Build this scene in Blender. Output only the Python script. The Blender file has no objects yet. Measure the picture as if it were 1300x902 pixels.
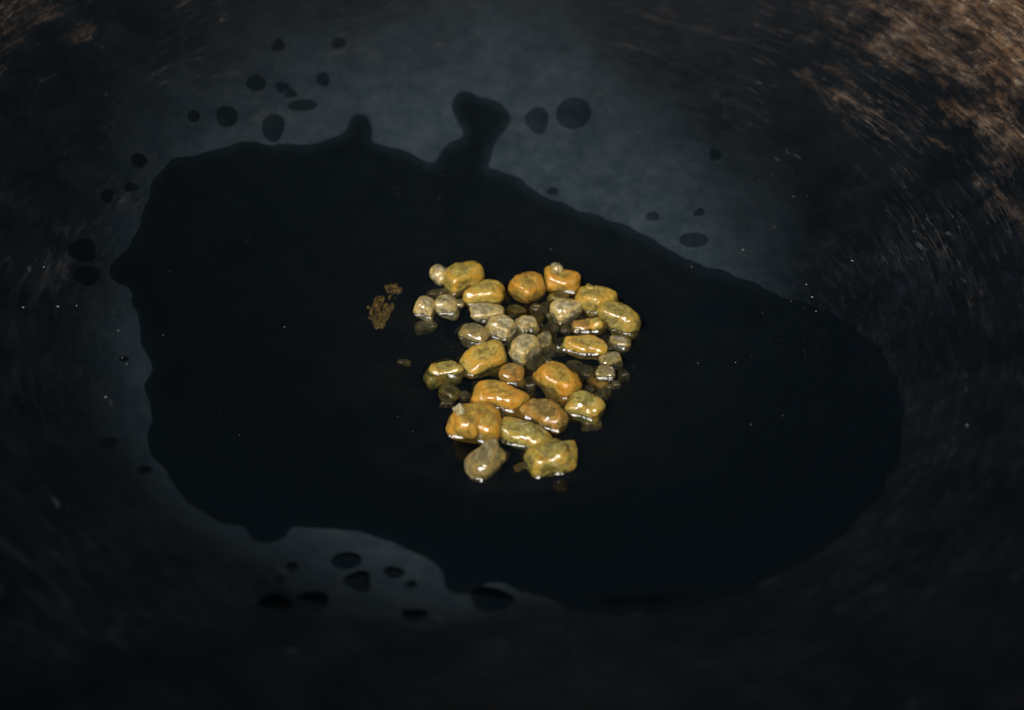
import bpy, bmesh, math, random
import numpy as np
from mathutils import Vector, Matrix

# ------------------------------------------------------------------ camera
PW, PH = 1300.0, 902.0
ELEV, DIST, LENS, SENS = math.radians(46), 0.42, 50.0, 36.0
scene = bpy.context.scene
col = scene.collection
cam_pos = np.array([0.0, -DIST*math.cos(ELEV), DIST*math.sin(ELEV)])
ORIGIN_PX = (640.0, 478.0)                 # where the bottom of the wok shows
cd = bpy.data.cameras.new('camera'); cam = bpy.data.objects.new('camera', cd); col.objects.link(cam)
cd.lens, cd.sensor_width = LENS, SENS
cd.clip_start, cd.clip_end = 0.01, 20
cam.location = cam_pos
cam.rotation_euler = (math.pi/2-ELEV, 0, 0)
cd.shift_x = (PW/2-ORIGIN_PX[0])/PW
cd.shift_y = (ORIGIN_PX[1]-PH/2)/PW
cd.dof.use_dof = True
cd.dof.focus_distance = DIST-0.006
cd.dof.aperture_fstop = 6.0
scene.camera = cam
scene.cycles.volume_bounces = 2
scene.cycles.adaptive_threshold = 0.014
scene.cycles.max_bounces = 8
scene.cycles.transparent_max_bounces = 24

# ------------------------------------------------------------------ world, lamps, exposure
w = bpy.data.worlds.new('World'); scene.world = w; w.use_nodes = True
bg = w.node_tree.nodes['Background']
bg.inputs[0].default_value = (0.044, 0.076, 0.106, 1); bg.inputs[1].default_value = 1.0

def area(name, az, el, dist, sx, sy, power, color):
    """lamp seen from the wok at azimuth az (0 = behind the camera, + = to its right) and elevation el"""
    l = bpy.data.lights.new(name, 'AREA'); l.shape = 'RECTANGLE'; l.size, l.size_y = sx, sy
    l.energy = power; l.color = color
    o = bpy.data.objects.new(name, l); col.objects.link(o)
    a, e = math.radians(az), math.radians(el)
    p = Vector((math.sin(a)*math.cos(e), -math.cos(a)*math.cos(e), math.sin(e)))*dist
    o.location = p; o.rotation_euler = p.to_track_quat('Z', 'Y').to_euler()
    return o
area('window_light', -16, 47, 1.5, 0.58, 0.54, 31, (1.0, 0.955, 0.90))
area('side_window_light', -50, 44, 1.6, 0.30, 0.50, 13, (0.92, 0.96, 1.0))
area('upper_glint_light', 10, 64, 1.5, 0.26, 0.30, 8.5, (1.0, 0.97, 0.93))  # added lamp, unseen, for more glints on the sugar
scene.view_settings.view_transform = 'Standard'
scene.view_settings.look = 'None'
scene.view_settings.exposure = 0
scene.view_settings.gamma = 1

# ------------------------------------------------------------------ helpers
R_BOWL, R_RIM = 0.26, 0.189
def bowl(x, y): return R_BOWL-np.sqrt(np.maximum(R_BOWL**2-x*x-y*y, 1e-9))
RIGHT = np.array([1, 0, 0.]); UP = np.array([0, math.sin(ELEV), math.cos(ELEV)]); FWD = np.array([0, math.cos(ELEV), -math.sin(ELEV)])
PX = SENS/LENS/PW
def ray(px, py):
    d = FWD+RIGHT*(px-ORIGIN_PX[0])*PX-UP*(py-ORIGIN_PX[1])*PX
    return d/np.linalg.norm(d)
def on_bowl(px, py, lift=0.0):
    """the point of the wok's inner wall (lifted by lift) behind a pixel"""
    d = ray(px, py); c = np.array([0, 0, R_BOWL]); oc = cam_pos-c; r = R_BOWL-lift
    b = oc@d; q = b*b-(oc@oc-r*r)
    s = -b+math.sqrt(max(q, 0))
    return cam_pos+d*s
M_PER_PX = DIST*PX

def link(name, me, mat, parent=None):
    o = bpy.data.objects.new(name, me); col.objects.link(o)
    if mat: me.materials.append(mat)
    if parent: o.parent = parent
    return o
def tag(o, label, cat=None, group=None, kind=None):
    o['label'] = label
    if cat: o['category'] = cat
    if group: o['group'] = group
    if kind: o['kind'] = kind
    return o
def grid_mesh(name, X, Y, Z, keep=None, smooth=True):
    n, m = X.shape
    V = np.stack([X, Y, Z], -1).reshape(-1, 3)
    idx = np.arange(n*m).reshape(n, m)
    F = np.stack([idx[:-1, :-1], idx[1:, :-1], idx[1:, 1:], idx[:-1, 1:]], -1).reshape(-1, 4)
    if keep is not None:
        F = F[keep.reshape(-1)[F].all(1)]
        used = np.zeros(n*m, bool); used[F.reshape(-1)] = True
        rm = np.cumsum(used)-1; V = V[used]; F = rm[F]
    me = bpy.data.meshes.new(name)
    me.vertices.add(len(V)); me.vertices.foreach_set('co', V.astype(np.float32).ravel())
    me.loops.add(F.size); me.loops.foreach_set('vertex_index', F.astype(np.int32).ravel())
    me.polygons.add(len(F)); me.polygons.foreach_set('loop_start', np.arange(0, F.size, 4, dtype=np.int32))
    me.polygons.foreach_set('use_smooth', np.full(len(F), smooth))
    me.update(calc_edges=True); me.validate()
    return me

class NT:
    def __init__(s, name):
        s.m = bpy.data.materials.new(name); s.m.use_nodes = True
        s.t = s.m.node_tree; s.n = s.t.nodes; s.n.clear()
        s.out = s.n.new('ShaderNodeOutputMaterial')
    def node(s, typ, **kw):
        n = s.n.new(typ)
        for k, v in kw.items(): setattr(n, k, v)
        return n
    def put(s, sock, v):
        if isinstance(v, bpy.types.NodeSocket): s.t.links.new(v, sock)
        elif isinstance(v, tuple) and len(v) == 3 and sock.type == 'RGBA': sock.default_value = (*v, 1)
        else: sock.default_value = v
    def math(s, op, a, b=None, c=None, clamp=False):
        n = s.node('ShaderNodeMath', operation=op, use_clamp=clamp)
        for i, v in enumerate((a, b, c)):
            if v is not None: s.put(n.inputs[i], v)
        return n.outputs[0]
    def noise(s, vec, scale, detail=4, rough=0.55, dist=0.0):
        n = s.node('ShaderNodeTexNoise')
        s.put(n.inputs['Vector'], vec); s.put(n.inputs['Scale'], scale); n.inputs['Detail'].default_value = detail
        n.inputs['Roughness'].default_value = rough; n.inputs['Distortion'].default_value = dist
        return n.outputs[0]
    def ramp(s, v, lo, hi, a=0.0, b=1.0):
        n = s.node('ShaderNodeMapRange', interpolation_type='SMOOTHSTEP')
        s.put(n.inputs[0], v); s.put(n.inputs[1], lo); s.put(n.inputs[2], hi); s.put(n.inputs[3], a); s.put(n.inputs[4], b)
        return n.outputs[0]
    def mix(s, f, a, b):
        n = s.node('ShaderNodeMix', data_type='RGBA')
        s.put(n.inputs[0], f); s.put(n.inputs[6], a); s.put(n.inputs[7], b)
        return n.outputs[2]
    def comb(s, x, y, z):
        n = s.node('ShaderNodeCombineXYZ')
        for i, v in enumerate((x, y, z)): s.put(n.inputs[i], v)
        return n.outputs[0]
    def bump(s, h, dist, strength=1.0, normal=None):
        n = s.node('ShaderNodeBump'); s.put(n.inputs['Height'], h)
        n.inputs['Distance'].default_value = dist; n.inputs['Strength'].default_value = strength
        if normal: s.put(n.inputs['Normal'], normal)
        return n.outputs[0]
    def bsdf(s, **kw):
        n = s.node('ShaderNodeBsdfPrincipled')
        for k, v in kw.items(): s.put(n.inputs[k], v)
        s.t.links.new(n.outputs[0], s.out.inputs[0])
        return n

# ------------------------------------------------------------------ materials
def mat_wok():
    s = NT('seasoned_steel')
    tc = s.node('ShaderNodeTexCoord').outputs['Object']
    sep = s.node('ShaderNodeSeparateXYZ'); s.put(sep.inputs[0], tc)
    x, y, z = sep.outputs
    r = s.math('SQRT', s.math('ADD', s.math('MULTIPLY', x, x), s.math('MULTIPLY', y, y)))
    ri = s.math('MAXIMUM', r, 0.004)
    cx, cy = s.math('DIVIDE', x, ri), s.math('DIVIDE', y, ri)
    # coordinates drawn out along the turning direction of the bowl
    circ = s.comb(s.math('MULTIPLY', cx, 0.028), s.math('MULTIPLY', cy, 0.028), r)
    # and drawn out along the wall's slope
    rad = s.comb(s.math('MULTIPLY', cx, 0.1), s.math('MULTIPLY', cy, 0.1), s.math('MULTIPLY', r, 0.12))
    big = s.noise(tc, 16, 5, .6); mid = s.noise(tc, 60, 6, .65, .4); fine = s.noise(tc, 420, 5, .7)
    st = s.noise(circ, 150, 5, .7, .6); st2 = s.noise(circ, 420, 4, .6, .3); sl = s.noise(rad, 260, 3, .6)
    # burnt-in seasoning: blue black
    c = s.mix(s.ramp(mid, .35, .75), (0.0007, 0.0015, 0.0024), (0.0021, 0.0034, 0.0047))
    # drawn-out brush grain and a faint brown glow round the sugar, painted into the colour
    grain = s.math('MULTIPLY', s.ramp(s.noise(circ, 620, 4, .65, .3), .45, .75), s.ramp(big, .35, .65))
    c = s.mix(s.math('MULTIPLY', grain, .35), c, (0.0085, 0.0125, 0.0165))
    brown_glow = s.math('MULTIPLY', s.ramp(s.math('MULTIPLY_ADD', s.math('SUBTRACT', mid, .5), .06, r), .085, .025), s.ramp(s.noise(tc, 75, 4, .6), .35, .7))
    c = s.mix(s.math('MULTIPLY', brown_glow, .8), c, (0.0150, 0.0115, 0.0060))
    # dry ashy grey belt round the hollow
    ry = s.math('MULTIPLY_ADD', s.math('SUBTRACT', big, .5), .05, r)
    ry = s.math('MULTIPLY_ADD', y, -0.20, ry)  # belt reaches higher at the back: falloff of light put into the colour
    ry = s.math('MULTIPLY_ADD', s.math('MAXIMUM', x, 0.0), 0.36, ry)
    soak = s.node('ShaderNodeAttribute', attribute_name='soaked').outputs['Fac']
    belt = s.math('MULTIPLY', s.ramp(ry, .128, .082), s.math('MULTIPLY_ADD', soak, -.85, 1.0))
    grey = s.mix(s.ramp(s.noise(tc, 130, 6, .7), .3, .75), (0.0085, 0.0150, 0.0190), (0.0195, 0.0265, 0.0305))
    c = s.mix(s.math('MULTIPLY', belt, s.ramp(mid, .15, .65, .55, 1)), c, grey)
    # worn and rusty upper wall
    rr = s.math('MULTIPLY_ADD', x, 0.11, r)
    rr = s.math('MULTIPLY_ADD', s.math('SUBTRACT', s.math('ABSOLUTE', x), .1), .12, rr)
    rr = s.math('MULTIPLY_ADD', y, 0.12, rr)
    rr = s.math('MULTIPLY_ADD', s.math('MAXIMUM', s.math('SUBTRACT', y, .1), 0.0), -.6, rr)
    rr = s.math('MULTIPLY_ADD', s.math('SUBTRACT', st, .5), .13, rr)
    rr = s.math('MULTIPLY_ADD', s.math('SUBTRACT', mid, .5), .06, rr)
    rr = s.math('MULTIPLY_ADD', s.math('SUBTRACT', fine, .5), .03, rr)
    hair = s.comb(s.math('MULTIPLY', cx, 0.008), s.math('MULTIPLY', cy, 0.008), r)
    line = s.math('ABSOLUTE', s.math('SUBTRACT', s.noise(hair, 420, 3, .6), .5))
    fil = s.ramp(s.noise(circ, 900, 4, .7, .4), .38, .62)
    rust = s.math('MULTIPLY', s.ramp(rr, .166, .222), s.math('MULTIPLY_ADD', fil, .8, .2))
    rcol = s.mix(s.ramp(s.noise(tc, 95, 6, .7), .35, .7), (0.060, 0.030, 0.013), (0.125, 0.085, 0.056))
    rcol = s.mix(s.ramp(s.noise(tc, 230, 6, .75, .5), .52, .75), rcol, (0.27, 0.21, 0.15))
    c = s.mix(rust, c, rcol)
    # scuffs and scratches
    haze_ = s.math('MULTIPLY', s.ramp(st, .55, .8), s.ramp(big, .42, .62))
    c = s.mix(s.math('MULTIPLY', haze_, s.ramp(r, .06, .14, .0, .5)), c, (0.030, 0.026, 0.024))
    scr = s.math('MULTIPLY', s.ramp(st2, .66, .72), s.ramp(s.noise(tc, 40, 2, .5), .5, .62))
    c = s.mix(s.math('MULTIPLY', scr, .45), c, (0.045, 0.043, 0.042))
    vo = s.node('ShaderNodeTexVoronoi'); s.put(vo.inputs['Vector'], tc); vo.inputs['Scale'].default_value = 150
    spk = s.math('MULTIPLY', s.ramp(vo.outputs['Distance'], .10, .05), s.ramp(mid, .56, .62))
    c = s.mix(s.math('MULTIPLY', spk, s.ramp(rr, .145, .19, .0, .8)), c, (0.32, 0.25, 0.18))
    thin = s.math('MULTIPLY', s.ramp(line, .018, .0), s.ramp(s.noise(tc, 28, 4, .6), .46, .66))
    c = s.mix(s.math('MULTIPLY', thin, s.ramp(rr, .125, .185, .03, .6)), c, (0.07, 0.052, 0.04))
    rough = s.math('MULTIPLY_ADD', mid, .2, .42)
    rough = s.math('MULTIPLY_ADD', rust, .25, rough)
    h = s.math('ADD', s.math('MULTIPLY', st2, .5), s.math('ADD', s.math('MULTIPLY', mid, .7), s.math('MULTIPLY', fine, .25)))
    nrm = s.bump(h, 0.0004, .45)
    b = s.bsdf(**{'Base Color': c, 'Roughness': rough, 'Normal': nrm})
    b.inputs['Specular IOR Level'].default_value = .09
    return s.m

def mat_oil():
    s = NT('cooking_oil')
    tc = s.node('ShaderNodeTexCoord').outputs['Object']
    tr = s.node('ShaderNodeBsdfTransparent'); tr.inputs[0].default_value = (0.62, 0.64, 0.64, 1)
    gl = s.node('ShaderNodeBsdfGlossy'); gl.inputs['Roughness'].default_value = 0.07
    nrm = s.bump(s.noise(tc, 55, 3, .5), 0.0004, .12)
    s.put(gl.inputs['Normal'], nrm)
    fr = s.node('ShaderNodeFresnel'); fr.inputs[0].default_value = 1.46; s.put(fr.inputs['Normal'], nrm)
    mx = s.node('ShaderNodeMixShader')
    s.t.links.new(fr.outputs[0], mx.inputs[0]); s.t.links.new(tr.outputs[0], mx.inputs[1]); s.t.links.new(gl.outputs[0], mx.inputs[2])
    s.t.links.new(mx.outputs[0], s.out.inputs[0])
    return s.m

def mat_sugar(name, deep, mid_, core, cloud, dens):
    """wet crystal: clear skin over cloudy patches, coloured scattering body inside.
    deep = colour in the thick rounded corners, core = paler flat faces, cloud = least and most cloudiness"""
    s = NT(name)
    tc = s.node('ShaderNodeTexCoord').outputs['Object']
    rnd = s.node('ShaderNodeObjectInfo').outputs['Random']
    off = s.comb(s.math('MULTIPLY', rnd, 3.1), s.math('MULTIPLY', rnd, -2.3), rnd)
    va = s.node('ShaderNodeVectorMath', operation='ADD'); s.put(va.inputs[0], tc); s.put(va.inputs[1], off)
    v = va.outputs[0]
    ed = s.node('ShaderNodeAttribute', attribute_name='corner').outputs['Fac']
    n1 = s.noise(v, 190, 5, .6, .8); n2 = s.noise(v, 580, 5, .7, .6); n4 = s.noise(v, 1450, 5, .75, .6)
    e = s.math('ADD', ed, s.math('MULTIPLY', s.math('SUBTRACT', n1, .5), 1.5))
    c = s.mix(s.ramp(e, .15, .62), core, mid_)
    c = s.mix(s.ramp(e, .5, 1.05), c, deep)
    # flaws: cracks, cloudy grains and air bubbles
    pale = tuple(min(1, k*1.35+.05) for k in core)
    dark = tuple(k*.4 for k in core)
    vo = s.node('ShaderNodeTexVoronoi', feature='DISTANCE_TO_EDGE'); s.put(vo.inputs['Vector'], v); vo.inputs['Scale'].default_value = 210
    crack = s.math('MULTIPLY', s.ramp(vo.outputs['Distance'], .04, .0), s.ramp(n1, .48, .6))
    c = s.mix(s.math('MULTIPLY', crack, .35), c, pale)
    c = s.mix(s.math('MULTIPLY', s.ramp(n4, .55, .72), .6), c, pale)
    c = s.mix(s.math('MULTIPLY', s.ramp(n4, .49, .34), .75), c, dark)
    vb = s.node('ShaderNodeTexVoronoi'); s.put(vb.inputs['Vector'], v); vb.inputs['Scale'].default_value = 800
    bub = s.math('MULTIPLY', s.ramp(vb.outputs['Distance'], .26, .16), s.ramp(n2, .5, .58))
    c = s.mix(s.math('MULTIPLY', bub, .6), c, pale)
    body = s.node('ShaderNodeBsdfPrincipled'); s.put(body.inputs['Base Color'], c)
    body.inputs['Roughness'].default_value = .45; body.inputs['Specular IOR Level'].default_value = .15
    body.inputs['Subsurface Weight'].default_value = .6
    body.inputs['Subsurface Radius'].default_value = (1.0, .55, .18); body.inputs['Subsurface Scale'].default_value = .002
    s.put(body.inputs['Normal'], s.bump(s.math('ADD', s.math('MULTIPLY', n2, .6), s.math('MULTIPLY', n4, .3)), .0006, .6))
    tr = s.node('ShaderNodeBsdfTransparent')
    cl = s.ramp(s.math('ADD', n2, s.math('MULTIPLY', ed, .14)), .33, .70, cloud[0], cloud[1])
    inner = s.node('ShaderNodeMixShader'); s.put(inner.inputs[0], cl)
    s.t.links.new(tr.outputs[0], inner.inputs[1]); s.t.links.new(body.outputs[0], inner.inputs[2])
    wet = s.bump(s.math('ADD', s.math('MULTIPLY', s.noise(v, 300, 2, .55), 1.0), s.math('MULTIPLY', bub, .3)), .0011, .36)
    gl = s.node('ShaderNodeBsdfGlossy'); gl.inputs['Roughness'].default_value = .04; s.put(gl.inputs['Normal'], wet)
    fr = s.node('ShaderNodeFresnel'); fr.inputs[0].default_value = 1.75; s.put(fr.inputs['Normal'], wet)
    top = s.node('ShaderNodeMixShader'); s.t.links.new(fr.outputs[0], top.inputs[0])
    s.t.links.new(inner.outputs[0], top.inputs[1]); s.t.links.new(gl.outputs[0], top.inputs[2])
    s.t.links.new(top.outputs[0], s.out.inputs['Surface'])
    pv = s.node('ShaderNodeVolumePrincipled'); s.put(pv.inputs['Color'], mid_)
    pv.inputs['Density'].default_value = dens; pv.inputs['Anisotropy'].default_value = .2
    s.t.links.new(pv.outputs[0], s.out.inputs['Volume'])
    return s.m

M = {
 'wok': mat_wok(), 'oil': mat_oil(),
 'deep': mat_sugar('deep_amber_sugar', (0.435, 0.197, 0.015), (0.418, 0.233, 0.029), (0.372, 0.233, 0.040), (.35, .85), 240),
 'amber': mat_sugar('amber_sugar', (0.435, 0.238, 0.023), (0.418, 0.275, 0.044), (0.390, 0.284, 0.062), (.3, .8), 220),
 'olive': mat_sugar('olive_sugar', (0.401, 0.242, 0.031), (0.368, 0.270, 0.053), (0.329, 0.265, 0.065), (.2, .7), 180),
 'brown': mat_sugar('brown_sugar', (0.351, 0.170, 0.020), (0.317, 0.183, 0.035), (0.266, 0.174, 0.044), (.2, .7), 180),
 'pale': mat_sugar('clear_sugar', (0.421, 0.293, 0.084), (0.459, 0.355, 0.143), (0.516, 0.426, 0.227), (.15, .7), 150),
 'dim': mat_sugar('smoky_sugar', (0.345, 0.235, 0.064), (0.325, 0.244, 0.084), (0.336, 0.275, 0.130), (.1, .5), 120),
}

# ------------------------------------------------------------------ outline of the swirled oil film, in pixels of the photograph
FILM = [(200,215),(215,206),(250,196),(290,187),(318,178),(340,184),(360,182),(380,186),(405,180),(425,174),(438,166),(446,150),(460,144),(471,150),(472,165),(468,179),
 (490,187),(510,191),(530,199),(551,211),(558,192),(574,179),(589,176),(583,156),(572,141),(576,122),(592,116),(607,124),(629,127),(647,142),(646,162),(630,178),
 (623,198),(616,215),(640,219),(658,224),(672,240),(695,252),(728,265),(760,276),(790,285),(828,304),(858,324),(900,340),(940,352),(968,366),(1004,380),(1050,394),
 (1100,425),(1135,470),(1150,525),(1142,585),(1112,640),(1060,690),(990,730),(915,760),(850,776),(790,782),(745,777),(700,761),(655,747),(638,741),(616,738),(606,752),(585,757),(567,748),(562,722),
 (540,708),(505,691),(460,676),(415,673),(388,668),(371,668),(360,684),(340,691),(316,686),(308,668),(275,664),(245,646),(220,616),(205,591),(189,574),(187,562),(194,541),
 (187,510),(186,481),(196,463),(184,446),(175,416),(178,397),(166,388),(168,368),(146,358),(138,342),(152,326),(170,303),(180,272),(190,248)]
fp = np.array([on_bowl(x, y)[:2] for x, y in FILM])
# soften the traced outline
def smooth_closed(P, n):
    for _ in range(n):
        Q = np.roll(P, -1, 0); P = np.stack([P*.75+Q*.25, P*.25+Q*.75], 1).reshape(-1, 2)
    return P
fp = smooth_closed(fp, 1)
def poly_sd(P, poly):
    A = poly; B = np.roll(poly, -1, 0); best = np.full(len(P), 1e9); inside = np.zeros(len(P), bool)
    for a, b in zip(A, B):
        e = b-a; v = P-a; t = np.clip((v@e)/(e@e+1e-15), 0, 1)
        best = np.minimum(best, ((v-t[:, None]*e)**2).sum(1))
        cr = ((a[1] > P[:, 1]) != (b[1] > P[:, 1]))
        xi = a[0]+(P[:, 1]-a[1])*(e[0])/(e[1] if abs(e[1]) > 1e-12 else 1e-12)
        inside ^= cr & (P[:, 0] < xi)
    d = np.sqrt(best)
    return np.where(inside, d, -d)

# ------------------------------------------------------------------ the wok
def build_wok():
    na, prof = 420, []
    th_max = math.asin(R_RIM/R_BOWL)
    for i in range(0, 131):
        t = th_max*i/130
        prof.append((R_BOWL*math.sin(t), R_BOWL-R_BOWL*math.cos(t)))
    T = 0.0016
    rr, zz = prof[-1]
    prof += [(rr+.0012, zz+.0012), (rr+.0030, zz+.0012), (rr+.0034, zz+.0002)]
    for i in range(60, -1, -1):
        t = th_max*i/60
        prof.append(((R_BOWL+T)*math.sin(t), R_BOWL-(R_BOWL+T)*math.cos(t)))
    prof[0] = (1e-5, 0); prof[-1] = (1e-5, -T)
    P = np.array(prof); a = np.linspace(0, 2*math.pi, na+1)
    X = P[:, 0][:, None]*np.cos(a); Y = P[:, 0][:, None]*np.sin(a); Z = np.repeat(P[:, 1][:, None], na+1, 1)
    me = grid_mesh('wok', X, Y, Z)
    bm = bmesh.new(); bm.from_mesh(me); bmesh.ops.remove_doubles(bm, verts=bm.verts, dist=1e-6)
    bmesh.ops.recalc_face_normals(bm, faces=bm.faces)
    for f in bm.faces: f.smooth = True
    bm.to_mesh(me); bm.free()
    co = np.empty(len(me.vertices)*3, np.float32); me.vertices.foreach_get('co', co); co = co.reshape(-1, 3)
    at = me.attributes.new('soaked', 'FLOAT', 'POINT')
    at.data.foreach_set('value', np.clip((poly_sd(co[:, :2].astype(float), fp)+.0005)/.004, 0, 1).astype(np.float32))
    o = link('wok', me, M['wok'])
    tag(o, 'black seasoned steel wok with rust worn into its upper wall', 'wok')
build_wok()

# ------------------------------------------------------------------ sugar lumps
POOL_R = 0.052
LEVEL = R_BOWL-math.sqrt(R_BOWL**2-POOL_R**2)
ICO = {}
def ico(sub):
    if sub not in ICO:
        bm = bmesh.new(); bmesh.ops.create_icosphere(bm, subdivisions=sub, radius=1)
        V = np.array([v.co[:] for v in bm.verts]); V /= np.linalg.norm(V, axis=1)[:, None]
        F = np.array([[v.index for v in f.verts] for f in bm.faces], np.int32)
        bm.free(); ICO[sub] = (V, F)
    return ICO[sub]
class Shape:
    """a rounded crystal: soft intersection of jittered planes, plus waves and bumps"""
    def __init__(s, seed, size, box=9.0, jit=.075, rough=1.0):
        box = box*.64
        g = np.random.default_rng(seed); s.size = np.array(size)
        N = [(1,0,0),(-1,0,0),(0,1,0),(0,-1,0),(0,0,1),(0,0,-1)]
        H = [1]*6
        for q in range(8):
            if g.random() < .75:
                N.append(((q & 1)*2-1, (q >> 1 & 1)*2-1, (q >> 2 & 1)*2-1)); H.append(g.uniform(1.18, 1.48))
        N = np.array(N, float); N += g.normal(0, jit, N.shape); N /= np.linalg.norm(N, axis=1)[:, None]
        s.N, s.H, s.p = N, np.array(H)*g.uniform(.92, 1.05, len(H)), box
        s.k1 = g.normal(0, 2.2, (8, 3)); s.f1 = g.uniform(0, 6.28, 8); s.a1 = .016*rough
        wl = [(.0095, .00040), (.0045, .00011), (.0021, .00006), (.0011, .000025)]
        s.waves = [(g.normal(0, 1, (10, 3))/l*3.6, g.uniform(0, 6.28, 10), a*rough) for l, a in wl]
        # scale so that the widest reach is the wanted half size
        V, _ = ico(3); r = s.base(V); s.nrm = np.abs(V*r[:, None]).max(0)
    def base(s, D):
        c = np.maximum(D@s.N.T, 0)/s.H
        r = (c**s.p).sum(1)**(-1/s.p)
        return r*(1+s.a1*np.sin(D@s.k1.T+s.f1).sum(1))
    def radius(s, D): return s.base(D)
    def points(s, D):
        P = D*s.base(D)[:, None]/s.nrm*s.size
        return P*(1+s.bumps(P)/np.linalg.norm(P, axis=1))[:, None]
    def bumps(s, P):
        b = 0
        for k, f, a in s.waves: b = b+a*np.sin(P@k.T+f).sum(1)*.45
        return np.clip(b, -.25*s.size.min(), .25*s.size.min())
    def corner(s, D):
        c = np.sort(np.maximum(D@s.N.T, 0)/s.H, 1)
        return np.clip((c[:, -2]/c[:, -1]-.55)/.42, 0, 1)
    def dist(s, P):
        """rough signed distance of local points"""
        Q = P/s.size*s.nrm; L = np.linalg.norm(Q, axis=1)+1e-9
        S = P*(s.base(Q/L[:, None])/L)[:, None]
        return np.linalg.norm(P, axis=1)-np.linalg.norm(S, axis=1)-s.bumps(S)
def shape_mesh(name, sh, sub, xf=None):
    D, F = ico(sub); P = sh.points(D)
    if xf is not None: P = P@xf[:3, :3].T+xf[:3, 3]
    me = bpy.data.meshes.new(name)
    me.vertices.add(len(P)); me.vertices.foreach_set('co', P.astype(np.float32).ravel())
    me.loops.add(F.size); me.loops.foreach_set('vertex_index', F.ravel())
    me.polygons.add(len(F)); me.polygons.foreach_set('loop_start', np.arange(0, F.size, 3, dtype=np.int32))
    me.polygons.foreach_set('use_smooth', np.ones(len(F), bool))
    at = me.attributes.new('corner', 'FLOAT', 'POINT'); at.data.foreach_set('value', sh.corner(D).astype(np.float32))
    me.update(calc_edges=True); me.validate()
    return me

GR = 'rock sugar lumps in the oil'
GS = 'small sugar chips sunk in the oil'
SUNK = 'small smoky sugar chip sunk in the oil among larger lumps'
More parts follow.
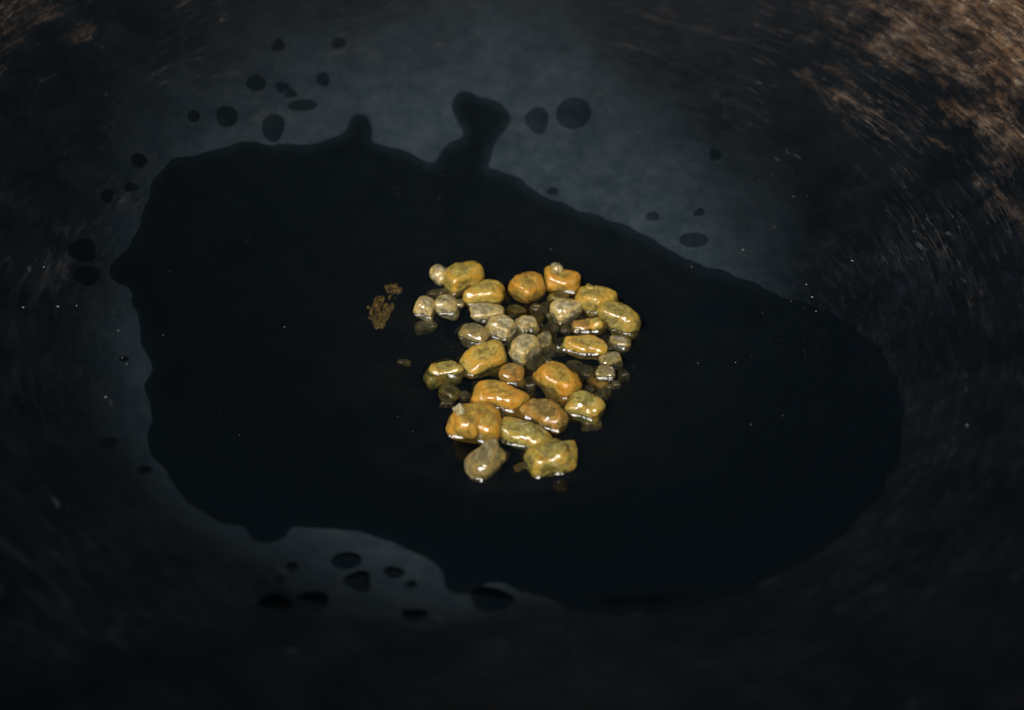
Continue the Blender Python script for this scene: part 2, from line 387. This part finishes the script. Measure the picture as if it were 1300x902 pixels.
# x, y, half width, half height (in a 2.82x enlargement whose corner is pixel 450,310), turn, material, lift in mm, box, label, knobs
LUMPS = [
 (392,122,75,57, 25,'amber',0,8,'golden sugar lump leaning up beside a small clear grey lump',[]),
 (462,186,82,52,  4,'amber',.5,8,'golden sugar lump with a pale vertical seam, touching the leaning golden one',[]),
 (617,157,66,68, 40,'deep',0,9,'bright orange cube-like sugar lump with a white waterline along its corner',[]),
 (744,140,64,52,  0,'deep',0,9,'orange sugar lump with a small pale knob on its top edge',[(-18,-54,24,'pale')]),
 (870,204,72,60,-12,'amber',0,8,'bumpy golden sugar lump between the knobbed one and the egg-shaped outermost one',[(-28,-46,22,'amber')]),
 (948,268,75,57,-22,'olive',0,7,'egg-shaped yellowish sugar lump with a bright waterline, at the cluster edge',[]),
 (830,372,90,50, -4,'amber',.5,7,'long oval golden sugar lump lying level with a fine dark-speckled surface',[]),
 (757,243,58,43, 25,'pale',1,10,'clear greyish block-shaped sugar lump between orange and golden lumps',[]),
 (834,298,66,31,  6,'brown',.5,8,'dark brown glassy sugar lump just behind the long oval golden one',[(24,-6,30,'amber')]),
 (945,357,48,28,-12,'dim',.3,7,'small dark sugar lump with one sharp glint below the egg-shaped lump',[]),
 (922,420,45,32, 15,'dim',1,7,'smoky glassy sugar lump stacked against its twin at the cluster edge',[]),
 (905,470,38,30,-10,'dim',.8,7,'smoky rough sugar lump below its glassy twin at the cluster edge',[]),
 (732,493,85,66,-36,'deep',.5,9,'large smooth deep orange sugar block with a slanting white glint',[]),
 (825,590,62,50,-12,'olive',.6,8,'yellow-brown sugar lump resting over a sunken grey slab',[]),
 (850,642,40,24, 10,'dim',-1,8,'grey sugar slab sunk under the yellow-brown lump',[]),
 (680,613,88,56,-22,'brown',.3,8,'reddish brown translucent sugar lump between the deep orange block and the olive oval',[]),
 (517,555,100,58,-14,'deep',.8,8,'largest elongated orange sugar lump with a patch of broken white glints',[]),
 (467,422,92,62, 20,'amber',.8,9,'long olive-gold sugar block tilted up beside the rough grey lump',[]),
 (315,465,64,54, 20,'olive',0,7,'knobbly yellow-brown sugar lump at the tip of the long olive-gold block',[(-38,18,32,'olive')]),
 (437,645,84,74,-10,'deep',0,8,'orange sugar lump with a round bulge and a clear white shard on top',[(-32,0,46,'deep')]),
 (608,685,98,54,-16,'olive',0,6,'smooth olive oval sugar lump with a long bright waterline',[]),
 (708,773,90,64, 8,'olive',-.8,8,'olive-gold squarish sugar cube set apart beside the dark round lump',[]),
 (470,781,67,62, 30,'dim',-.7,6,'dark round glassy sugar lump with two white glints',[(42,-16,31,'dim')]),
 (308,115,38,38, 45,'pale',0,7,'small clear grey sugar lump behind the leaning golden one',[]),
 (258,233,42,46, 70,'pale',.8,9,'grainy clear sugar crystal, outer one of a joined pair',[]),
 (333,225,46,44,  0,'pale',.5,8,'shiny clear sugar crystal, inner one of a joined pair',[(42,-8,17,'dim')]),
 (470,252,60,32,  2,'pale',2.5,8,'whitish flat sugar lump in front of the seamed golden one',[]),
 (530,302,55,52,-20,'pale',2.5,8,'cloudy pale sugar lump at the heart of the cluster',[]),
 (430,330,55,50,-20,'dim',1.0,7,'rough grey-olive rounded sugar lump above the olive-gold block',[]),
 (605,382,52,52, 45,'pale',3.0,11,'frosty white diamond-shaped sugar crystal at the heart of the cluster',[]),
 (560,478,42,50, 10,'brown',.8,8,'brown pointed sugar lump between the orange ones',[]),
 (582,245,38,28,  0,'olive',-.5,8,'olive sugar chip below the bright orange cube-like lump',[]),
 (647,272,28,22,-20,'olive',-.5,8,SUNK,[]),
 (610,300,45,40, 10,'pale',.3,10,'square clear sugar crystal half sunk beside the cloudy pale lump',[]),
 (680,366,36,44, 15,'dim',.2,9,SUNK,[]),
 (668,230,42,26, 15,'dim',-.5,8,SUNK,[]),
 (722,197,40,25,-10,'olive',-.5,8,'olive sugar chip sunk under the orange lump with the pale knob',[]),
 (695,315,35,28,  0,'dim',-1,8,SUNK,[]),
 (645,445,36,34, 30,'dim',-1,8,SUNK,[]),
 (630,502,32,28, 50,'dim',-1,8,SUNK,[]),
 (818,462,42,28,-15,'dim',-.6,8,SUNK,[]),
 (868,502,38,22,-24,'deep',-1,8,'thin orange sugar sliver sunk beside the smoky twin lumps',[]),
 (877,547,34,25, 20,'dim',-1,8,SUNK,[]),
 (345,540,36,26,-20,'olive',-.5,8,'sunken olive sugar chip beside the knobbly yellow-brown lump',[]),
 (396,545,20,20, 30,'dim',0,8,SUNK,[]),
 (330,572,30,17,  0,'dim',-.8,8,SUNK,[]),
 (255,300,36,23, 15,'dim',-.8,9,'greenish sugar chip sunk below the grainy clear crystal',[]),
 (178,425,27,13, -6,'dim',-.2,9,'lone flat greenish sugar chip away from the cluster on bare oil',[]),
 (732,376,26,30,  0,'dim',-.8,8,SUNK,[]),
 (786,436,30,18,-10,'dim',-.8,8,SUNK,[]),
 (962,470,18,20,  0,'dim',-.8,8,SUNK,[]),
 (916,513,15,10,  0,'dim',-.5,8,SUNK,[]),
 (548,347,34,20,-10,'pale',.3,9,'narrow pale sugar splinter under the cloudy pale lump',[]),
 (718,292,32,22, 20,'dim',-.6,8,SUNK,[]),
 (300,177,40,17, 10,'dim',-.8,8,SUNK,[]),
 (562,272,20,16,10,'pale',1.5,9,SUNK,[]),
 (592,336,22,16,40,'pale',1.2,9,SUNK,[]),
 (640,316,22,17,-20,'dim',0.8,9,SUNK,[]),
 (664,292,16,14,10,'dim',0.5,9,SUNK,[]),
 (702,254,20,14,30,'dim',0.3,9,SUNK,[]),
 (640,352,16,14,0,'pale',1.5,9,SUNK,[]),
 (690,418,22,16,-30,'dim',0.0,9,SUNK,[]),
 (598,438,20,16,20,'dim',0.3,9,SUNK,[]),
 (760,462,20,15,-20,'dim',-0.3,9,SUNK,[]),
 (842,520,20,14,-30,'dim',-0.3,9,SUNK,[]),
 (905,535,16,12,0,'dim',-0.4,9,SUNK,[]),
 (938,505,13,11,0,'dim',-0.2,9,SUNK,[]),
 (716,432,18,15,10,'dim',-0.2,9,SUNK,[]),
 (622,548,18,14,0,'dim',0.0,9,SUNK,[]),
 (660,395,17,15,15,'dim',0.5,9,SUNK,[]),
 (755,310,18,13,0,'dim',-0.2,9,SUNK,[]),
 (598,800,26,14, 20,'brown',-.8,8,'faint brown sugar chip sunk between the dark round lump and the squarish cube',[]),
]
SEED = {21: 514, 22: 627, 19: 733}
NICK = {0: 'leaning golden lump', 1: 'seamed golden lump', 2: 'orange cube-like lump', 3: 'knobbed orange lump', 4: 'bumpy golden lump', 5: 'egg-shaped lump', 6: 'long oval lump',
 7: 'clear greyish block', 8: 'brown glassy lump', 10: 'smoky glassy lump', 12: 'deep orange block', 13: 'yellow-brown lump', 15: 'reddish brown lump', 16: 'largest orange lump', 17: 'olive-gold block',
 18: 'knobbly lump', 19: 'lump with shard', 20: 'olive oval lump', 24: 'grainy clear crystal', 25: 'shiny clear crystal', 27: 'cloudy pale lump', 28: 'rough grey-olive lump', 29: 'frosty white crystal', 30: 'brown pointed lump'}
def chip_label(i):
    X, Y, a = LUMPS[i][:3]
    d = sorted((math.hypot(LUMPS[j][0]-X, LUMPS[j][1]-Y), j) for j in NICK)
    size = 'tiny' if a < 19 else 'small' if a < 30 else 'smoky'
    return f'{size} sunken sugar chip between the {NICK[d[0][1]]} and the {NICK[d[1][1]]}'
shapes = []                                # (centre, rotation, shape) for the oil's waterline
Z = 2.82
def put_lump(i, X, Y, a, b, ang, mat, lift, box, label, knobs):
    px, py = 450+X/Z, 310+Y/Z
    hw, hh = a/Z*M_PER_PX*1.05, b/Z*M_PER_PX*1.06
    big = min(1, max(0, (b-30)/20))
    tall = min(hh*(.95-.13*big), .0056)
    c = on_bowl(px, py, tall*.97+lift/1000)
    sh = Shape(SEED.get(i, 100+i*7), (hw, hh*(1.0-.14*big), tall), box=box, rough=1.0 if hw > .003 else .6)
    rz = math.atan(math.tan(math.radians(ang))/math.sin(ELEV)) if abs(ang) < 60 else math.radians(ang)
    g = random.Random(i)
    rot = Matrix.Rotation(rz, 3, 'Z') @ Matrix.Rotation(g.uniform(-.12, .12), 3, 'X') @ Matrix.Rotation(g.uniform(-.12, .12), 3, 'Y')
    o = link('sugar_lump', shape_mesh('sugar_lump', sh, 5 if a > 40 else 4), M[mat])
    o.location = c; o.rotation_euler = rot.to_euler()
    tag(o, chip_label(i) if label == SUNK else label, 'rock sugar', GS if label == SUNK else GR)
    shapes.append((c, np.array(rot), sh))
    inv = np.array(rot).T
    for k, (kx, ky, kr, km) in enumerate(knobs):
        q = kr/Z*M_PER_PX
        off = RIGHT*kx/Z*M_PER_PX-UP*ky/Z*M_PER_PX
        n = -FWD
        # nestle the knob into the face that the camera sees
        off = off+n*(tall*(.85 if kr > 40 else .55) if abs(kx)+abs(ky) < 45 else 0)
        ks = Shape(900+i*5+k, (q, q, q*.95), box=6)
        xf = np.eye(4); xf[:3, 3] = inv@off
        link('crystal_knob', shape_mesh('crystal_knob', ks, 4, xf), M[km], o)
        shapes.append((c+off, np.eye(3), ks))
    return o
objs = [put_lump(i, *L) for i, L in enumerate(LUMPS)]

def build_shard(parent):
    c = np.array(parent.location)
    inv = np.array(parent.rotation_euler.to_matrix()).T
    pts = [(-84,-54,.0030),(-54,-74,.0042),(-36,-44,.0062),(-54,-22,.0058)]
    k = 1/Z*M_PER_PX
    V = []
    for th in (0, .0016):
        for (x, y, dep) in pts:
            V.append(inv@(RIGHT*x*k-UP*y*k-FWD*(dep-th)))
    me = bpy.data.meshes.new('clear_shard')
    me.from_pydata([tuple(v) for v in V], [], [(0,1,2,3),(7,6,5,4),(0,4,5,1),(1,5,6,2),(2,6,7,3),(3,7,4,0)])
    bm = bmesh.new(); bm.from_mesh(me)
    bmesh.ops.recalc_face_normals(bm, faces=bm.faces)
    bmesh.ops.bevel(bm, geom=bm.edges[:], offset=.00015, segments=2, affect='EDGES'); bm.to_mesh(me); bm.free()
    link('clear_shard', me, M['pale'], parent)['label'] = 'clear white shard standing on the orange lump'
build_shard(objs[19])

# ------------------------------------------------------------------ oil: pool, swirled film and spots
def axis(lo, hi, a, b, fine, coarse):
    return np.concatenate([np.arange(lo, a, coarse), np.arange(a, b, fine), np.arange(b, hi+coarse, coarse)])
def build_oil():
    lo, hi = fp.min(0)-.003, fp.max(0)+.003
    xs = axis(lo[0], hi[0], -.034, .046, .00028, .0008); ys = axis(lo[1], hi[1], -.042, .048, .00030, .0009)
    X, Y = np.meshgrid(xs, ys, indexing='ij'); P = np.stack([X.ravel(), Y.ravel()], 1)
    sd = poly_sd(P, fp)
    g = np.random.default_rng(5)
    wob = sum(np.sin(P@g.normal(0, 380, 2)+g.uniform(0, 6.28)) for _ in range(6))*.0002
    sd = sd+wob
    film = bowl(P[:, 0], P[:, 1])+.00022*np.tanh(sd/.0011)
    # waterline rising against every lump that breaks the surface
    D = np.full(len(P), .02)
    for c, rot, sh in shapes:
        R = sh.size.max()*1.25
        if c[2]+sh.size[2]*.9 < LEVEL or c[2]-sh.size[2] > LEVEL+.001: continue
        near = np.where((np.abs(P[:, 0]-c[0]) < R+.008) & (np.abs(P[:, 1]-c[1]) < R+.008))[0]
        L = np.column_stack([P[near]-c[:2], np.full(len(near), LEVEL+.0003-c[2])])@rot
        D[near] = np.minimum(D[near], sh.dist(L))
    men = .0012*np.exp(-np.maximum(D, 0)/.0010)
    pool = LEVEL+men
    k = .0008
    hmix = np.clip(.5+.5*(pool-film)/k, 0, 1)
    zz = pool*hmix+film*(1-hmix)+k*hmix*(1-hmix)
    zz = np.where(sd < 0, np.minimum(zz, film+.0), zz)
    keep = (sd > -.0022) & (D > -.0006)
    me = grid_mesh('oil', X, Y, zz.reshape(X.shape), keep)
    o = link('cooking_oil', me, M['oil'])
    tag(o, 'clear dark cooking oil pooled round the sugar with an irregular swirled edge', 'oil')
build_oil()

SPOTS = [(325,106,13,10),(358,111,9,7),(369,119,8,6),(410,101,9,9),(384,134,18,8),(347,162,16,16),(288,148,15,13),(246,148,8,8),(353,58,9,8),(430,55,10,7),
 (682,153,15,17),(728,144,23,20),(701,243,7,5),(829,275,9,6),(881,305,18,10),(908,197,8,8),(888,270,7,5),
 (105,318,19,14),(110,350,18,12),(176,204,11,9),(136,249,9,8),(166,238,9,6),(440,712,20,11),(455,738,18,13),(500,727,13,8),(371,720,8,6),(355,736,6,5),(397,763,21,13),
 (349,768,22,15),(526,781,16,9),(624,761,29,15),(138,562,10,7),(184,597,9,5),(157,456,6,4),(522,742,8,5)]
GO = 'oil spots round the film'
SPOT_LABEL = {4: 'wide flat double oil spot in the scattered group above the ragged oil edge', 5: 'large rounded oil spot almost touching the ragged oil edge',
 0: 'oval oil spot topmost but two of the scattered group above the oil', 6: 'largest dark oil spot at the outer side of the scattered group',
 1: 'upper of two touching oil spots in the scattered group', 2: 'lower of two touching oil spots in the scattered group',
 10: 'upright oval oil spot between the oil tongue and the largest round spot', 11: 'largest round oil spot on the pale grey wall beside the oil tongue',
 12: 'tiny oil spot just off the sloping upper oil edge', 13: 'small oval oil spot beyond the sloping upper oil edge', 14: 'wide flat oval oil spot beside the sloping upper oil edge',
 15: 'faint lone oil spot high on the pale grey wall', 16: 'tiny oil spot just above the wide flat oval one',
 17: 'upper of two large oil spots beside the pointed bulge of the oil', 18: 'lower of two large oil spots beside the pointed bulge of the oil',
 22: 'tilted oval oil spot just below the curved oil edge', 23: 'rounded oil spot right under the tilted oval one', 30: 'largest wide oil spot touching the oil edge at its lower curve',
 28: 'large oil spot, outer of two side by side below the oil', 27: 'large oil spot, inner of two side by side below the oil'}
def build_spot(i, px, py, rx, ry):
    g = np.random.default_rng(300+i); c = on_bowl(px, py)
    n = 28; a = np.linspace(0, 2*math.pi, n, endpoint=False)
    wob = 1+sum(g.normal(0, .07)*np.sin(k*a+g.uniform(0, 6.28)) for k in (2, 3))
    V = []; F = []
    rings = [0.0, .35, .6, .8, .92, 1.0, 1.08]
    for j, q in enumerate(rings):
        for t in range(n if j else 1):
            p = on_bowl(px+rx*q*wob[t]*math.cos(a[t]), py+ry*q*wob[t]*math.sin(a[t]))
            nrm = np.array([0, 0, R_BOWL])-p; nrm /= np.linalg.norm(nrm)
            V.append(tuple(p+nrm*(.00014*(1-q**3))-c))
    for t in range(n): F.append((0, 1+(t+1) % n, 1+t))
    for j in range(1, len(rings)-1):
        A, B = 1+(j-1)*n, 1+j*n
        for t in range(n): F.append((A+t, A+(t+1) % n, B+(t+1) % n, B+t))
    me = bpy.data.meshes.new('oil_spot'); me.from_pydata(V, [], F)
    bm = bmesh.new(); bm.from_mesh(me); bmesh.ops.recalc_face_normals(bm, faces=bm.faces)
    if bm.faces[0].normal.z < 0: bmesh.ops.reverse_faces(bm, faces=bm.faces)
    for f in bm.faces: f.smooth = True
    bm.to_mesh(me); bm.free()
    o = link('oil_spot', me, M['oil']); o.location = c
    tag(o, SPOT_LABEL.get(i) or ('dark oil spot in the scattered group above the ragged oil edge' if i < 10 else
        'dark oil spot by the pointed outward bulge of the oil' if i < 22 else 'dark oil spot in the group below the smooth curved oil edge' if i < 31 else
        'small faint oil spot beside the nearly straight stretch of oil edge'), 'oil spot', GO)
for i, S in enumerate(SPOTS): build_spot(i, *S)

# ------------------------------------------------------------------ small things: burnt sugar crust and crumbs
def mat_crust():
    s = NT('burnt_sugar'); tc = s.node('ShaderNodeTexCoord').outputs['Object']
    c = s.mix(s.ramp(s.noise(tc, 900, 6, .75), .38, .68), (0.022, 0.012, 0.004), (0.46, 0.28, 0.055))
    s.bsdf(**{'Base Color': c, 'Roughness': .5, 'Normal': s.bump(s.noise(tc, 1200, 3), .0004, .6)})
    return s.m
M['crust'] = mat_crust()
def build_crust(i, px, py, rx, ry, ang, label):
    """a thin ragged crust stuck to the metal under the oil"""
    g = np.random.default_rng(40+i); c = on_bowl(px, py); n = 54
    u = np.linspace(-1.2, 1.2, n); A, B = np.meshgrid(u, u, indexing='ij')
    ca, sa = math.cos(math.radians(ang)), math.sin(math.radians(ang))
    ex, ey = rx*M_PER_PX, ry*M_PER_PX/math.sin(ELEV)
    X = (A*ex*ca-B*ey*sa); Y = (A*ex*sa+B*ey*ca)
    P = np.stack([X.ravel(), Y.ravel()], 1)
    nz = sum(np.sin(P@g.normal(0, q, 2)+g.uniform(0, 6.28)) for q in (600, 800, 1100, 1500, 2000, 2600, 3200, 4200))*.17
    h = (1-(A**2+B**2).ravel()*1.05+nz*1.15-.25)
    z = bowl(P[:, 0]+c[0], P[:, 1]+c[1])-c[2]+np.clip(h, -.5, .8)*.00035
    me = grid_mesh('sugar_crust', X, Y, z.reshape(X.shape), h > -.35)
    o = link('sugar_crust', me, M['crust']); o.location = c
    tag(o, label, 'burnt sugar')
build_crust(0, 482, 398, 15, 22, -10, 'golden brown crust of burnt sugar stuck to the wok under the oil')
build_crust(1, 500, 368, 12, 10, 30, 'thin brown streak of burnt sugar beside the larger golden crust')

def build_crumbs():
    g = np.random.default_rng(77)
    spots = [(524,549,.9),(505,530,.8),(150,421,.8),(29,391,.9),(55,340,.8),(97,389,.8),(73,390,.7),(361,416,.6),(207,426,.6),(943,318,.9),(1024,362,.9),(1031,378,.8),(1036,396,.8),
             (1082,332,.9),(878,340,.6),(700,318,.6),(134,505,.8),(155,455,.6),(161,463,.6),(1228,541,.9),(560,428,.7),(574,441,.7),(596,424,.6),(515,545,.5),(886,462,.6),(934,461,.6)]
    spots += [(g.uniform(60, 1240), g.uniform(180, 640), g.uniform(.25, .4)) for _ in range(25)]
    V, F = [], []
    for px, py, r in spots:
        q = on_bowl(px, py); n = np.array([0, 0, R_BOWL])-q; n /= np.linalg.norm(n)
        q = q+n*.00025; rr = r*M_PER_PX
        a = g.uniform(0, 6.28); st = g.uniform(1, 2.6)
        ax = np.array([math.cos(a), math.sin(a), 0])*st; bx = np.array([-math.sin(a), math.cos(a), 0])
        b = len(V)
        for d in (ax, -ax, bx, -bx, n, -n): V.append(tuple(q+d*rr*g.uniform(.7, 1.2)))
        for t in ((0,2,4),(2,1,4),(1,3,4),(3,0,4),(2,0,5),(1,2,5),(3,1,5),(0,3,5)): F.append(tuple(b+k for k in t))
    me = bpy.data.meshes.new('sugar_dust'); me.from_pydata(V, [], F)
    s = NT('sugar_dust'); s.bsdf(**{'Base Color': (0.22, 0.19, 0.15), 'Roughness': .5})
    o = link('sugar_dust', me, s.m)
    tag(o, 'tiny pale sugar crumbs and dust scattered over the wok', 'crumbs', kind='stuff')
build_crumbs()
